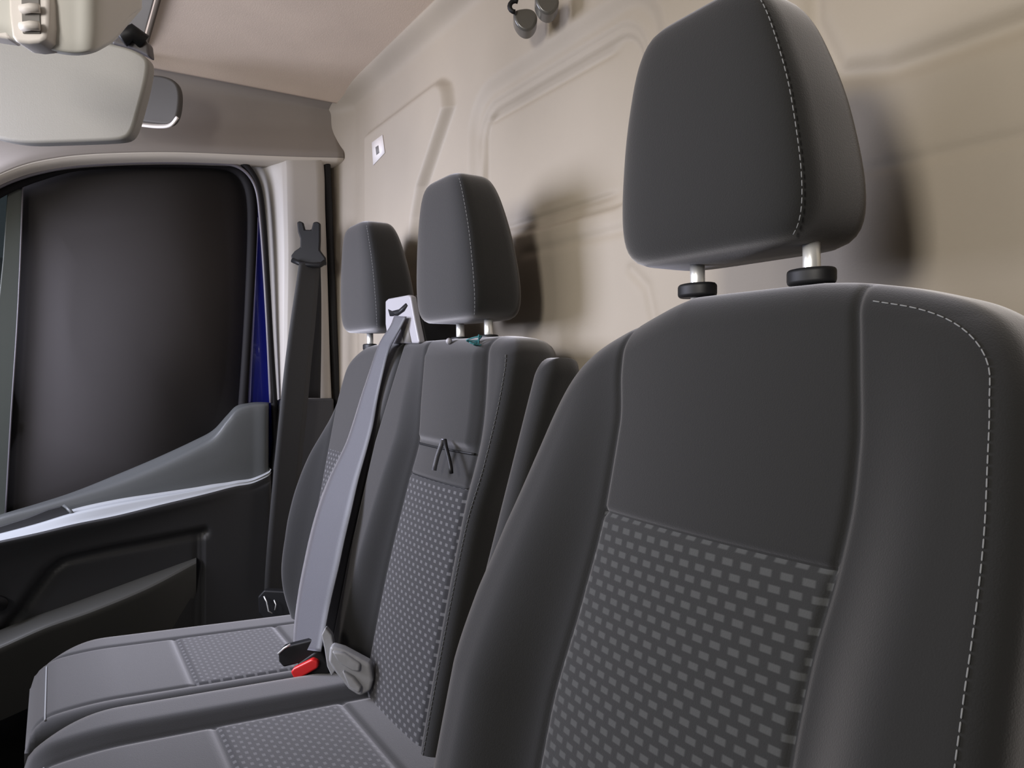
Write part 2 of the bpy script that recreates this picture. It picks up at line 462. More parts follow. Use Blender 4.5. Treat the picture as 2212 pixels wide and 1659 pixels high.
# pillar trim between passenger door and bulkhead
def pillar():
    ya = [343, 358, 388, 450, 560, 700, 800, 864]
    a = [PX(x, y, -1.86) for x, y in zip([490, 512, 540, 556, 566, 576, 584, 590], ya)]
    a2 = [PX(x, y, -1.832) for x, y in zip([500, 528, 550, 563, 573, 583, 592, 597], ya)]
    b = [PX(x, y, -1.775) for x, y in zip([606, 608, 609, 611, 613, 612, 611, 611], ya)]
    b2 = [PX(x, y, -1.768) for x, y in zip([618, 620, 621, 622, 624, 622, 620, 618], ya)]
    c = [PX(x, y, -1.766) for x, y in zip([694, 695, 697, 698, 702, 706, 709, 712], ya)]
    d = [PX(x, y, -1.775) for x, y in zip([698, 699, 701, 702, 706, 710, 713, 716], ya)]
    e = [PX(x, y, -1.82) for x, y in zip([700, 701, 703, 704, 708, 712, 715, 718], ya)]
    o = patch('trim_3', [a2, b, b2, c, d, e], M['pillar'], nu=5, nv=5, smooth_rows=False)
    tag(o, 'pale grey upper pillar trim between the passenger window and bulkhead', 'trim', kind='structure')
    g = [(699, 335), (703, 420), (706, 500), (710, 600), (714, 700), (719, 800), (724, 900)]
    o = tube('trim_4', catmull([PX(x + 6, y, -1.785) for x, y in g], 30), .0095, M['black'])
    tag(o, 'black seal strip between the pillar trim and bulkhead', 'trim', kind='structure')
    P = [PX(x, y, -1.760) for x, y in ((612, 862), (722, 860), (730, 1420), (545, 1420), (580, 1100))]
    o = prism('trim_5', P, (-.05, 0, 0), M['door_dark'], bevel=.006)
    tag(o, 'black lower pillar trim behind the outboard seat belt', 'trim', kind='structure')
    # outer side of the cab behind door and pillar
pillar()
wl = prism('wall_left', [(-1.97, -1.0, -1.0), (-1.97, .70, -1.0), (-1.97, .70, .67), (-1.97, -.05, .67), (-1.97, -.05, -.42), (-1.97, -1.0, -.42)], (.04, 0, 0), M['door_dark'], bevel=0)
tag(wl, 'dark outer skin of the cab beyond the passenger door', 'wall', kind='structure')

# ------------------------------------------------------------------ passenger door
door = empty('door_1', (-1.80, .15, -.9), 'passenger door with dark tinted window and dark grey plastic panel', 'door', kind='structure')
def passenger_door():
    seal_out = [(-395, 905), (-285, 645), (-183, 515), (-90, 450), (-40, 413), (0, 389), (60, 367), (130, 352), (200, 345), (300, 340), (400, 340), (480, 342), (518, 349), (543, 373), (559, 410), (568, 480), (576, 600), (585, 760), (594, 900), (597, 1020)]
    S = catmull([PX(x, y, -1.795) for x, y in seal_out], 120)
    tube('door_seal', S, .0078, M['rubber'], door)
    line = [(-90, 466), (-40, 430), (0, 403), (60, 380), (130, 364), (200, 356), (300, 351), (400, 351), (480, 354), (515, 361), (540, 382), (555, 415), (562, 470), (569, 560), (577, 700), (585, 870)]
    tube('seal_bead', catmull([PX(x, y, -1.792) for x, y in line], 120), .0035, M['greyline'], door, label='thin grey bead inside the black door seal')
    # window surround, traced inner and outer edge
    inner = [(-90, 490), (-40, 455), (0, 425), (60, 397), (150, 370), (230, 362), (300, 360), (400, 360), (470, 363), (503, 371), (524, 392), (535, 430), (537, 500), (532, 640), (524, 780), (516, 890)]
    outer = [(-90, 462), (-40, 426), (0, 400), (60, 378), (150, 360), (230, 352), (300, 349), (400, 349), (480, 352), (515, 359), (541, 380), (554, 415), (556, 480), (551, 600), (540, 780), (533, 890)]
    patch('window_frame', [[PX(x, y, -1.835) for x, y in inner], [PX(x, y, -1.815) for x, y in inner], [PX(x, y, -1.81) for x, y in outer]], M['rubber'], door, nu=2, nv=6, thick=.004)
    # blue painted body edge seen between window and seal
    blue = [(560, 420), (566, 480), (575, 600), (584, 740), (592, 900), (595, 1000), (528, 1000), (532, 880), (540, 740), (549, 600), (554, 470)]
    prism('body_edge', [PX(x, y, -1.83) for x, y in blue], (-.02, 0, 0), M['blue'], door, bevel=.001, label='blue painted body edge of the door')
    tube('glint_bead', catmull([PX(x, y, -1.822) for x, y in ((556, 470), (552, 560), (547, 680), (541, 800), (537, 900))], 20), .0032, M['blue_glint'], door, label='pale lavender bead painted as the highlight on the blue door edge')  # lavender tube stands in for the highlight on the glossy blue edge
    gl = [(30, 372), (150, 350), (300, 345), (480, 345), (550, 400), (560, 600), (545, 1100), (-20, 1190), (5, 900)]
    prism('window_pane', [PX(x, y, -1.842) for x, y in gl], (-.004, 0, 0), M['glass'], door, bevel=0)
    gl = [(-120, 480), (-40, 400), (30, 372), (28, 700), (-20, 1150), (-380, 1230), (-330, 700), (-220, 560)]
    qp = mat('quarter_pane_glass', (.05, .048, .05), .2); nt = qp.node_tree
    tr = nt.nodes.new('ShaderNodeBsdfTransparent'); tr.inputs[0].default_value = (.55, .6, .6, 1); mx = nt.nodes.new('ShaderNodeMixShader'); mx.inputs[0].default_value = .6
    nt.links.new(nt.nodes['Principled BSDF'].outputs[0], mx.inputs[1]); nt.links.new(tr.outputs[0], mx.inputs[2]); nt.links.new(mx.outputs[0], nt.nodes['Material Output'].inputs[0])
    prism('quarter_pane', [PX(x, y, -1.846) for x, y in gl], (-.004, 0, 0), qp, door, bevel=0)
    post = [(16, 415), (50, 398), (44, 560), (36, 720), (24, 900), (12, 1110), (12, 1150), (-40, 1160), (-26, 900), (-8, 700), (6, 560)]
    prism('division_bar', [PX(x, y, -1.825) for x, y in post], (-.014, 0, 0), mat('division_bar_grey', (.085, .095, .085), .4), door, bevel=.002)
    tube('bar_bead', catmull([PX(x, y, -1.823) for x, y in ((49, 400), (44, 560), (36, 720), (24, 900), (12, 1110))], 20), .0016, M['greyline'], door)
    # panel: rails from the window sill down to the arm ledge and the lower face
    xs = [-400, -90, 0, 80, 160, 250, 340, 420, 460, 490, 512, 545, 578, 586]
    T = [1222, 1145, 1112, 1088, 1062, 1026, 988, 951, 929, 897, 876, 869, 869, 872]
    L1 = [1256, 1172, 1150, 1128, 1103, 1083, 1069, 1057, 1050, 1046, 1042, 1037, 1022, 1014]
    L2 = [1272, 1185, 1165, 1148, 1129, 1111, 1089, 1070, 1060, 1052, 1047, 1041, 1026, 1018]
    XL2 = [-1.70, -1.70, -1.70, -1.70, -1.702, -1.708, -1.715, -1.725, -1.732, -1.738, -1.742, -1.748, -1.757, -1.765]
    dn = [6, 6, 6, 8, 11, 20, 24, 24, 22, 18, 16, 12, 10, 8]
    r0 = [PX(x, y + 6, -1.84) for x, y in zip(xs, T)]
    r1 = [PX(x, y, -1.815) for x, y in zip(xs, T)]
    r2 = [PX(x, y + d * .5, -1.790) for x, y, d in zip(xs, T, dn)]
    r3 = [PX(x, y + d, -1.772) for x, y, d in zip(xs, T, dn)]
    r4 = [PX(x, (a + d) * .5 + b * .5, -1.766) for x, a, b, d in zip(xs, T, L1, dn)]
    r5 = [PX(x, b - (4 if x > 120 else 2), -1.765) for x, b in zip(xs, L1)]
    for r in (r0, r1, r2, r3, r4, r5): r[-1] = r[-1] + np.array([-.03, 0, 0])
    patch('upper_panel', [r0, r1, r2, r3, r4, r5], M['door_grey'], door, nu=5, nv=8, label='mid grey upper part of the door panel')
    r6 = [PX(x, b, -1.762) for x, b in zip(xs, L1)]
    r6b = [PX(x, b * .75 + c * .25, X * .75 - 1.762 * .25) for x, b, c, X in zip(xs, L1, L2, XL2)]
    r7 = [PX(x, c - 1, X - .004) for x, c, X in zip(xs, L2, XL2)]
    r8 = [PX(x, c + 3, X) for x, c, X in zip(xs, L2, XL2)]
    patch('arm_ledge', [r5, r6, r6b, r7, r8], mat('lit_ledge_plastic', (.42, .44, .46), .25, bump=.05), door, nu=4, nv=8, smooth_rows=False, label='shiny arm ledge along the door, coloured paler for light on its top')  # paler colour adds to the light on the upward-facing ledge
    # switch recess in the ledge and the short cross rib beyond it
    rec = [(-60, 1168), (0, 1150), (60, 1132), (110, 1115), (132, 1102), (140, 1100), (150, 1110), (140, 1118), (100, 1128), (0, 1152), (-60, 1166)]
    px = [(-60, 1155), (0, 1138), (60, 1119), (105, 1101), (132, 1094), (152, 1108), (140, 1119), (100, 1131), (50, 1143), (0, 1155), (-60, 1172)]
    prism('ledge_recess', [PX(x, y, -1.735) for x, y in px], (-.01, 0, 0), M['door_dark'], door, bevel=.001, label='dark recess at the front of the arm ledge')
    tube('ledge_rib', [PX(138, 1092, -1.745), PX(152, 1104, -1.733), PX(160, 1114, -1.728)], .0035, M['door_grey'], door)
    # lower face with pressed groove and map pocket
    bot = [PX(x, 1330, -1.745) for x in xs]; bot2 = [PX(x, 1470, -1.755) for x in xs]
    r9 = [PX(x, c + 14, X + .002) for x, c, X in zip(xs, L2, XL2)]
    r10 = [PX(x, c + 60, X * .5 - .87) for x, c, X in zip(xs, L2, XL2)]
    groove = [PX(x, y, -1.745)[1:] for x, y in ((-60, 1420), (10, 1360), (40, 1325), (70, 1280), (105, 1232), (135, 1208), (175, 1198), (240, 1184), (330, 1168), (440, 1148))]
    seam = [PX(x, y, -1.745)[1:] for x, y in ((425, 1160), (424, 1230), (421, 1330), (420, 1400))]
    def disp(G):
        y, z = G[..., 1], G[..., 2]
        dd = poly_d(y, z, [tuple(p) for p in groove])
        zb = np.interp(y, [p[0] for p in groove], [p[1] for p in groove])
        below = sstep((zb - z) / .01) * (y < groove[-1][0])
        G = G.copy()
        G[..., 0] -= .016 * np.exp(-(dd / .008)**2) + .010 * below
        G[..., 0] -= .004 * np.exp(-(poly_d(y, z, [tuple(p) for p in seam]) / .004)**2)
        return G
    patch('lower_panel', [r8, r9, r10, bot, bot2], M['door_dark'], door, nu=26, nv=10, disp=disp, label='black lower part of the door panel')
    pu = [(-400, 1490), (-90, 1395), (0, 1362), (60, 1338), (160, 1302), (300, 1250), (424, 1205)]
    pl = [(-400, 1530), (-90, 1432), (0, 1397), (100, 1353), (200, 1318), (320, 1268), (424, 1213)]
    XP = [-1.66, -1.665, -1.67, -1.68, -1.69, -1.71, -1.735]
    q = [[PX(x, y - 2, -1.762) for x, y in pu], [PX(x, y, -1.745) for x, y in pu], [PX(x, y - 2, X) for (x, y), X in zip(pl, XP)], [PX(x, y + 4, X + .003) for (x, y), X in zip(pl, XP)],
         [PX(x, y + 70, X - .02) for (x, y), X in zip(pl, XP)], [PX(x, y + 160, X - .05) for (x, y), X in zip(pl, XP)]]
    patch('map_pocket', q, mat('map_pocket_plastic', (.075, .075, .07), .4), door, nu=5, nv=8, smooth_rows=False)
    P = smooth_poly([PX(x, y, -1.722) for x, y in ((-40, 1285), (12, 1290), (20, 1305), (8, 1322), (-40, 1325))], 4)
    prism('grip_hole', P, (-.012, 0, 0), M['black'], door, bevel=0)
passenger_door()

# mirror housing outside the quarter pane, its pale edge only just in frame
mr = px_plate('door_mirror', [(-210, 540), (-20, 548), (2, 560), (9, 600), (6, 640), (-4, 680), (-30, 700), (-210, 690)], 1.86, .09, M['mirror_shell'], rounded=4, bevel=.012)
tag(mr, 'pale door mirror seen outside the small quarter pane of the passenger door', 'mirror')

# ------------------------------------------------------------------ overhead: console, sun visors
con = empty('overhead_console', PD(150, 60, .80), 'pale grey overhead console with vertical ribbed reading lamp', 'console')
def console():
    cols = [-110, -60, 0, 60, 115, 160, 195, 220, 245, 275, 303]
    by = [58, 70, 82, 97, 110, 116, 112, 101, 84, 50, 18]
    D = [.74, .742, .745, .75, .755, .76, .765, .785, .84, .90, .95]
    rows = []
    rows.append([PD(x, y - 14, d + .11) for x, y, d in zip(cols, by, D)])
    rows.append([PD(x, y - 1, d + .03) for x, y, d in zip(cols, by, D)])
    rows.append([PD(x, y - 4, d + .004) for x, y, d in zip(cols, by, D)])
    rows.append([PD(x, y - 14, d - .002) for x, y, d in zip(cols, by, D)])
    rows.append([PD(x, y * .3 + 8, d - .006) for x, y, d in zip(cols, by, D)])
    rows.append([PD(x, -60, d - .008) for x, y, d in zip(cols, by, D)])
    rows.append([PD(x, -240, d - .0) for x, y, d in zip(cols, by, D)])
    rows.append([PD(x, 795 - .668 * 1600 / d, d) for x, y, d in zip(cols, by, D)])
    patch('housing', rows, mat('pale_console_plastic', (.74, .73, .68), .5), con, nu=6, nv=6, thick=.004)
    px_plate('lamp_bezel', [(14, -60), (100, -60), (105, 0), (104, 50), (98, 80), (88, 90), (60, 93), (32, 90), (24, 78), (18, 30)], .735, .03, M['white'], con, bevel=.004, label='off-white lamp bezel')
    px_plate('lamp_recess', [(44, -60), (82, -60), (86, 30), (87, 72), (48, 72), (46, 30)], .7335, .006, M['ink'], con, bevel=.001)
    for k, y in enumerate((-22, 17, 55)):
        tube('slat', [PD(47, y + 3, .730), PD(66, y, .728), PD(85, y + 1, .730)], .0045, M['white'], con, n=10)
    px_plate('side_panel', [(-120, -70), (2, -70), (8, 0), (16, 60), (20, 84), (-20, 78), (-120, 60)], .742, .02, M['white'], con, bevel=.003, label='off-white side section of the lamp unit')
    px_plate('slot', [(124, 88), (142, 86), (158, 93), (152, 98), (136, 99)], .762, .006, M['ink'], con, bevel=.0005)
console()
vis = empty('sun_visor', PD(150, 110, 1.03), 'large pale grey sun visor folded down under the overhead console', 'sun visor')
px_plate('visor_board', [(-90, 70), (150, 76), (235, 92), (285, 104), (316, 122), (321, 142), (312, 190), (296, 250), (286, 282), (272, 299), (235, 303), (120, 307), (50, 309), (-5, 300), (-50, 285), (-110, 270)], 1.03, .022, M['trim_light'], vis, rounded=4, bevel=.005, seg=4)
tube('pivot', [PD(262, 84, 1.055), PD(285, 70, 1.06), (PD(312, 92, 1.07))], .012, M['black'], vis, n=12, label='black visor pivot')
tube('mounting_arm', [PD(256, 70, 1.06), PD(256, -60, 1.06), PD(256, -206, 1.06)], .008, M['trim_light'], vis, n=12)
px_plate('bracket', [(238, 92), (262, 70), (282, 62), (318, 90), (322, 122), (290, 106)], 1.065, .02, mat('bracket_grey', (.10, .09, .09), .5), vis, bevel=.004)
vis2 = empty('sun_visor', PD(330, 165, 1.52), 'sun visor edge with shade and a lit lower lip put into its colours, beyond the large visor', 'sun visor')
px_plate('visor_board', [(255, 170), (300, 162), (345, 160), (378, 172), (389, 195), (387, 235), (380, 258), (366, 270), (340, 268), (290, 262), (255, 258)], 1.52, .02, mat('shaded_visor_plastic', (.07, .065, .06), .6), vis2, rounded=4, bevel=.006)  # dark board colour stands in for the shade on it
tube('mounting_arm', [PD(270, 175, 1.535), PD(270, 140, 1.535), PD(270, 98, 1.535)], .008, M['trim_light'], vis2, n=12)
patch('lit_lower_lip', [[PD(x, y, 1.54) for x, y in ((262, 256), (300, 263), (340, 267), (366, 266), (380, 250))], [PD(x, y, 1.50) for x, y in ((262, 268), (300, 271), (340, 275), (368, 272), (385, 254))]], M['white'], vis2, nu=3, nv=5, thick=.004, label='white lower edge painted as caught light')  # white strip paints the light caught along the lower edge

# ------------------------------------------------------------------ seats
def headrest(parent, c, Yf, post_c, yb, gz, s=1.0, guide=True, spread=.058, zr=(.067, .272)):
    """c: centre X; Yf: front face Y; post_c: X between posts; yb: Y of the posts; gz: Z of the backrest top"""
    n = 56; lv = []
    T = np.linspace(-1, 1, 33)
    T = np.sign(T) * (1 - (1 - np.abs(T))**1.35)
    fhw = interp([(0, .101), (.2, .1), (.5, .093), (.8, .077), (1, .062)]); fth = interp([(0, .048), (.3, .0465), (.6, .0425), (1, .034)])
    z0, z1 = zr
    V = []; frontnear = []
    for t in T:
        z = (z0 + z1) / 2 + (z1 - z0) / 2 * t
        f = max(0, 1 - abs(t)**6.5)**(1 / 6.5)
        u = (t + 1) / 2
        hw = fhw(u) * (.12 + .88 * f if abs(t) < 1 else .12)
        th = fth(u) * (.12 + .88 * f if abs(t) < 1 else .12)
        yc = Yf + .048 + .008 - .010 * u - .010 * u * u
        for k in range(n):
            a = 2 * math.pi * k / n
            ca, sa = math.cos(a), math.sin(a)
            e = 2 / 5
            x = hw * np.sign(ca) * abs(ca)**e; y = th * np.sign(sa) * abs(sa)**e
            V.append((c + x, yc + y, z + (.0) ))
        xs_ = .93 * hw; frontnear.append((c + hw * .955, yc - th * .80, z))
    V = np.array(V); K = len(T)
    fc = gridfaces(K, n, wrap=True) + [tuple(range(n - 1, -1, -1)), tuple((K - 1) * n + j for j in range(n))]
    h = build('headrest', V, fc, M['fabric'], parent)
    fn = np.array(frontnear)[2:-3]; d = np.array([.35, -1, 0]); d /= np.linalg.norm(d)
    stitches('stitching', fn + d * .0015, M['thread'], h, step=.0058, ln=.0034, r=.0004)
    for sg in (-1, 1):
        x = post_c + sg * spread
        tube('headrest_post', [(x, yb, zr[0] + .010), (x, yb + .001, gz - .015)], .0062, M['chrome'], h, n=16)
        if guide:
            P = [(x + .019 * math.cos(a), yb + .013 * math.sin(a), gz - .007) for a in np.linspace(0, 2 * math.pi, 20, endpoint=False)]
            prism('post_guide', P, (0, 0, .012), M['black'], h, bevel=.003)
    return h

# --- driver seat
A, B = .430, .230
ds = empty('driver_seat', (-.405, .2, -1.0), 'large charcoal driver seat nearest the viewer with dashed pattern insert', 'seat')
def driver_seat():
    zt = .060
    Lt = interp([(-.60, -.60), (-.50, -.63), (-.42, -.645), (-.27, -.648), (-.22, -.643), (-.175, -.632), (-.12, -.619), (-.08, -.611), (-.04, -.603), (-.015, -.595), (.005, -.583), (.020, -.566), (.033, -.540), (.043, -.510), (.051, -.485), (.056, -.468), (zt, -.450)])
    Rt = interp([(-.60, -.19), (-.50, -.170), (-.42, -.166), (-.25, -.170), (-.185, -.173), (-.135, -.175), (-.092, -.178), (-.048, -.184), (-.013, -.190), (.010, -.200), (.026, -.213), (.038, -.232), (.048, -.262), (.054, -.288), (.058, -.312), (zt, -.335)])
    Rt_ = Rt; Rt = lambda v: Rt_(v) + .006
    sl = interp([(-.6, -.53), (-.3, -.527), (-.2, -.512), (-.12, -.503), (-.05, -.504), (0, -.515), (.06, -.52)])
    sr = interp([(-.6, -.295), (-.24, -.292), (-.18, -.288), (-.12, -.279), (-.08, -.276), (-.05, -.277), (0, -.284), (.06, -.294)])
    SL = np.vectorize(sl); SR = np.vectorize(sr); LT = np.vectorize(Lt); RT = np.vectorize(Rt)
    ztop = -.124; slc = lambda v: max(sl(v), Lt(v) + .012)
    def h(u, v):
        L, Rr, a, b = LT(v), RT(v), SL(v), SR(v)
        amp = np.interp(v, [-.6, -.28, -.15, -.03, .03], [.045, .045, .030, .010, .0])
        bl = sstep((a - u) / (.6 * (a - L)).clip(.02)); br = sstep((u - b) / (.6 * (Rr - b)).clip(.02))
        w = amp * (bl + br)
        w -= .0032 * np.exp(-((u - a) / .0035)**2) + .0032 * np.exp(-((u - b) / .0035)**2)
        ins = (u > a + 2e-4) & (u < b - 2e-4)
        w -= np.where(ins, .004 * np.exp(-((v - ztop) / .003)**2), 0)
        w += np.where(ins, .006 * np.clip(1 - ((u - (a + b) / 2) / ((b - a) / 2))**2, 0, 1), 0)
        return w
    def part(u, v):
        if v < -.6: return 'shell'
        if u < sl(v): return 'bl'
        if u > sr(v): return 'br'
        return 'ins' if v < ztop else 'top'
    Mf = lambda u, v, w: np.array([u, A + B * v - w, v])
    f = M['fabric']
    slab(Lt, Rt, -.58, zt, Mf, h, lambda u: np.interp(u, [-.52, -.28], [.030, .022]), .10, part, dict(shell=f, bl=f, br=f, ins=M['pattern_back'], top=f), ds, nu=150, nv=190, rear_inset=.034, seams=(slc, sr), rows=(ztop,),
         names=dict(shell='backrest', bl='side_bolster', br='side_bolster', ins='patterned_insert', top='upper_panel'))
    # stitching along the outboard edge
    edge_v = np.concatenate([np.linspace(-.5, -.02, 80), np.linspace(-.02, zt, 160)]); edge = np.array([(Rt(v), v) for v in edge_v])
    def surf(u, v):
        d = min(np.hypot(edge[:, 0] - u, edge[:, 1] - v).min(), .022)
        return Mf(u, v, float(h(np.array([u]), np.array([v]))[0]) - .022 * (1 - math.sqrt(1 - (1 - d / .022)**2)) + .0004)
    uvp = [(Rt(v) - .017, v) for v in np.linspace(-.45, -.02, 60)]
    uvp = uvp + [tuple(p[:2]) for p in catmull([(uvp[-1][0], uvp[-1][1], 0)] + [(u, v, 0) for u, v in ((-.204, .000), (-.214, .015), (-.230, .027), (-.252, .036), (-.282, .043))], 40)[1:]]
    P = [surf(u, v) for u, v in uvp]
    stitches('stitching', P, M['thread'], ds, step=.0062, ln=.0040, r=.00048)
    # cushion and pedestal
    slab(lambda v: -.66, lambda v: -.15, -.14, .33, lambda u, v, w: np.array([u, v, -.47 - .1 * v + w]), lambda u, v: .02 * sstep((np.abs(u + .405) - .14) / .06), .035, .12,
         lambda u, v: 'cu', dict(shell=f, cu=f), ds, nu=50, nv=50, flip=False, names=dict(shell='cushion_side', cu='seat_cushion'))
    box('seat_base', (-.405, .12, -.80), (.40, .40, .38), M['black'], ds)
    headrest(ds, -.419, .415, -.399, .466, .067, spread=.056, zr=(.087, .281))
    # folded-up armrest on the inboard side
    P = []
    for z in np.linspace(.012, -.34, 12):
        P.append(z)
    Lz = lambda z: -.712 + .0 * z
    slab(lambda v: -.731 + max(0, (v + .01) / .022)**2 * .01, lambda v: -.692 - max(0, (v + .01) / .022)**2 * .01, -.36, .012, lambda u, v, w: np.array([u, .476 + .30 * v - w, v]), lambda u, v: 0 * u, .018, .048,
         lambda u, v: 'a', dict(shell=f, a=f), ds, nu=24, nv=50, rear_inset=.008, names=dict(shell='armrest_side', a='armrest'))
driver_seat()

# --- passenger bench
A2, B2 = .485, .19
bench = empty('passenger_bench', (-1.13, .2, -1.0), 'two-place charcoal passenger bench seat with dotted inserts and two headrests', 'bench seat')
def passenger_bench():
    f = M['fabric']
    Mf = lambda u, v, w: np.array([u, A2 + B2 * v - w, v])
    # inner place
    zt = .043
    Lt = interp([(-.6, -1.146), (zt, -1.146)])
    Rt = interp([(-.6, -.83), (-.4, -.826), (-.3, -.822), (-.2, -.816), (-.115, -.797), (-.03, -.790), (.0, -.791), (.02, -.797), (.032, -.808), (.04, -.825), (zt, -.85)])
    sl = interp([(-.5, -1.066), (-.42, -1.064), (-.32, -1.058), (-.17, -1.035), (-.108, -1.022), (-.05, -1.035), (.018, -1.05)])
    sr = interp([(-.5, -.862), (-.37, -.860), (-.18, -.852), (-.09, -.839), (.03, -.859)])
    SL = np.vectorize(sl); SR = np.vectorize(sr); RT = np.vectorize(Rt)
    def amp(v): return np.interp(v, [-.5, -.3, -.12, .0, .04], [.035, .032, .022, .006, 0])
    def h(u, v):
        a, b, Rr = SL(v), SR(v), RT(v)
        w = amp(v) * sstep((a - u) / .045) + .2 * amp(v) * sstep((u - b) / .02)
        w -= .0035 * np.exp(-((u - a) / .0045)**2) + .0035 * np.exp(-((u - b) / .0045)**2)
        ins = (u > a + 2e-4) & (u < b - 2e-4)
        w += np.where(ins, .008 * sstep((v + .110) / .014) * (1 - sstep((v - .015) / .025)) * sstep((u - a) / .022) * sstep((b - u) / .022), 0)
        w -= np.where(ins, .003 * np.exp(-((v + .158) / .0025)**2), 0)
        w += np.where(ins, .004 * np.clip(1 - ((u - (a + b) / 2) / ((b - a) / 2))**2, 0, 1), 0)
        return w
    def part(u, v):
        if u < sl(v): return 'bl'
        if u > sr(v): return 'br'
        return 'ins' if v < -.158 else ('mid' if v < -.108 else 'top')
    slab(Lt, Rt, -.56, zt, Mf, h, lambda u: np.interp(u, [-1.05, -.90], [.012, .024]), .086, part, dict(shell=f, bl=f, br=f, ins=M['pattern_bench'], top=f, mid=f), bench, nu=120, nv=170, rear_inset=.018, seams=(sl, sr), rows=(-.158, -.108),
         names=dict(shell='inner_backrest', bl='side_bolster', br='side_bolster', ins='patterned_insert', top='upper_panel', mid='table_flap'))
    P = [Mf(Rt(v) - .014, v, float(h(np.array([Rt(v) - .014]), np.array([v]))[0]) - .0018) for v in np.linspace(-.5, .02, 60)]
    stitches('stitching', P, mat('dark_thread', (.12, .12, .12), .8), bench, step=.0062, ln=.004, r=.0005)
    for zz, off, rr, nm in ((-.112, .0010, .0016, 'flap_seam_shade'), (-.158, .0006, .0010, 'flap_seam_shade')):  # black tubes stand in for the shadow gap at each seam
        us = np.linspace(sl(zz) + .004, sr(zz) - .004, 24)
        tube(nm, [Mf(u, zz, float(h(np.array([u]), np.array([zz]))[0]) + off) for u in us], rr, M['black'], bench, n=6, label='black tube for the shadow gap in the seam across the table flap')
    # pull strap hanging on the table flap
    strap = [(957, 950), (952, 965), (945, 985), (940, 1005), (938, 1016)]
    tube('pull_strap', [PL(x, y, A2, B2, -.022) for x, y in strap], .0032, M['webbing'], bench)
    strap = [(961, 950), (964, 968), (970, 990), (974, 1010), (975, 1022)]
    tube('pull_strap', [PL(x, y, A2, B2, -.020) for x, y in strap], .0028, M['black'], bench)
    # outer place
    Lt2 = interp([(-.6, -1.42), (-.5, -1.45), (-.38, -1.487), (-.265, -1.500), (-.18, -1.482), (-.12, -1.462), (-.03, -1.435), (.0, -1.425), (.018, -1.41), (.03, -1.385), (.037, -1.36), (.041, -1.34), (zt, -1.31)])
    Rt2 = interp([(-.6, -1.147), (zt, -1.147)])
    LT2 = np.vectorize(Lt2)
    def h2(u, v):
        a, b = -1.43 + 0 * u, -1.235 + 0 * u
        w = 1.2 * amp(v) * sstep((a - u) / .05) + .8 * amp(v) * sstep((u - b) / .03)
        w -= .004 * np.exp(-((u - a) / .004)**2) + .004 * np.exp(-((u - b) / .004)**2)
        return w
    part2 = lambda u, v: 'bl' if u < -1.43 else ('br' if u > -1.235 else ('ins' if v < -.158 else 'top'))
    slab(Lt2, Rt2, -.56, zt, Mf, h2, lambda u: np.interp(u, [-1.40, -1.25], [.026, .012]), .085, part2, dict(shell=f, bl=f, br=f, ins=M['pattern_bench'], top=f), bench, nu=100, nv=140, rear_inset=.01, seams=(lambda v: -1.43, lambda v: -1.235), rows=(-.158,),
         names=dict(shell='outer_backrest', bl='side_bolster', br='side_bolster', ins='patterned_insert', top='upper_panel'))
    # cushions
    def cushion(x0, x1, s0, s1, nm, amp_, z0, far, cr):
        def zc(v): return z0 - .05 * v - .014 * np.clip((.08 - v) / .11, 0, 1)**2
        def hc(u, v):
            w = far * sstep((s0 - u) / .03) + amp_ * sstep((u - s1) / .03)
            w -= .0028 * np.exp(-((u - s0) / .0045)**2) + .0028 * np.exp(-((u - s1) / .0045)**2)
            ins = (u > s0 + 2e-4) & (u < s1 - 2e-4)
            w -= np.where(ins, .0028 * np.exp(-((v - .178) / .0045)**2) + .0028 * np.exp(-((v - .350) / .0045)**2), 0)
            return w
        def pc(u, v):
            if s0 < u < s1 and .178 < v < .350: return 'ins'
            return 'top'
        o = slab(lambda v: x0 + cr * max(0, (.08 - v) / .115)**2.5, lambda v: x1 - .012 * max(0, (.02 - v) / .055)**2, -.035, .44,
                 lambda u, v, w: np.array([u, v, zc(v) + w]), hc, .034, .13, pc, dict(shell=f, top=f, ins=M['pattern_bench']), bench, nu=90, nv=120, flip=False, rear_inset=.02, seams=(lambda v: s0, lambda v: s1), rows=(.178, .350),
                 names=dict(shell='cushion_side', top=nm, ins='patterned_insert'))
        yy = -.012
        P = [(u, yy, zc(yy) + float(hc(np.array([u]), np.array([yy]))[0]) - .0015 - .03 * max(0, (x0 + .10 - u) / .1)**3 - .012 * max(0, (u - x1 + .03) / .03)**2) for u in np.linspace(x0 + .105, x1 - .025, 40)]
        tube('piping', P, .0013, M['thread'], bench, n=6)
    cushion(-1.50, -1.156, -1.42, -1.195, 'outer_cushion', .004, -.466, .0, .09)
    cushion(-1.143, -.74, -1.035, -.80, 'inner_cushion', .012, -.462, .014, .06)
    box('seat_base', (-1.13, .22, -.80), (.66, .38, .38), M['black'], bench)
    headrest(bench, -.976, .468, -.954, .522, .042, spread=.043, zr=(.067, .278))
    headrest(bench, -1.342, .470, -1.325, .522, .042, spread=.05)
passenger_bench()

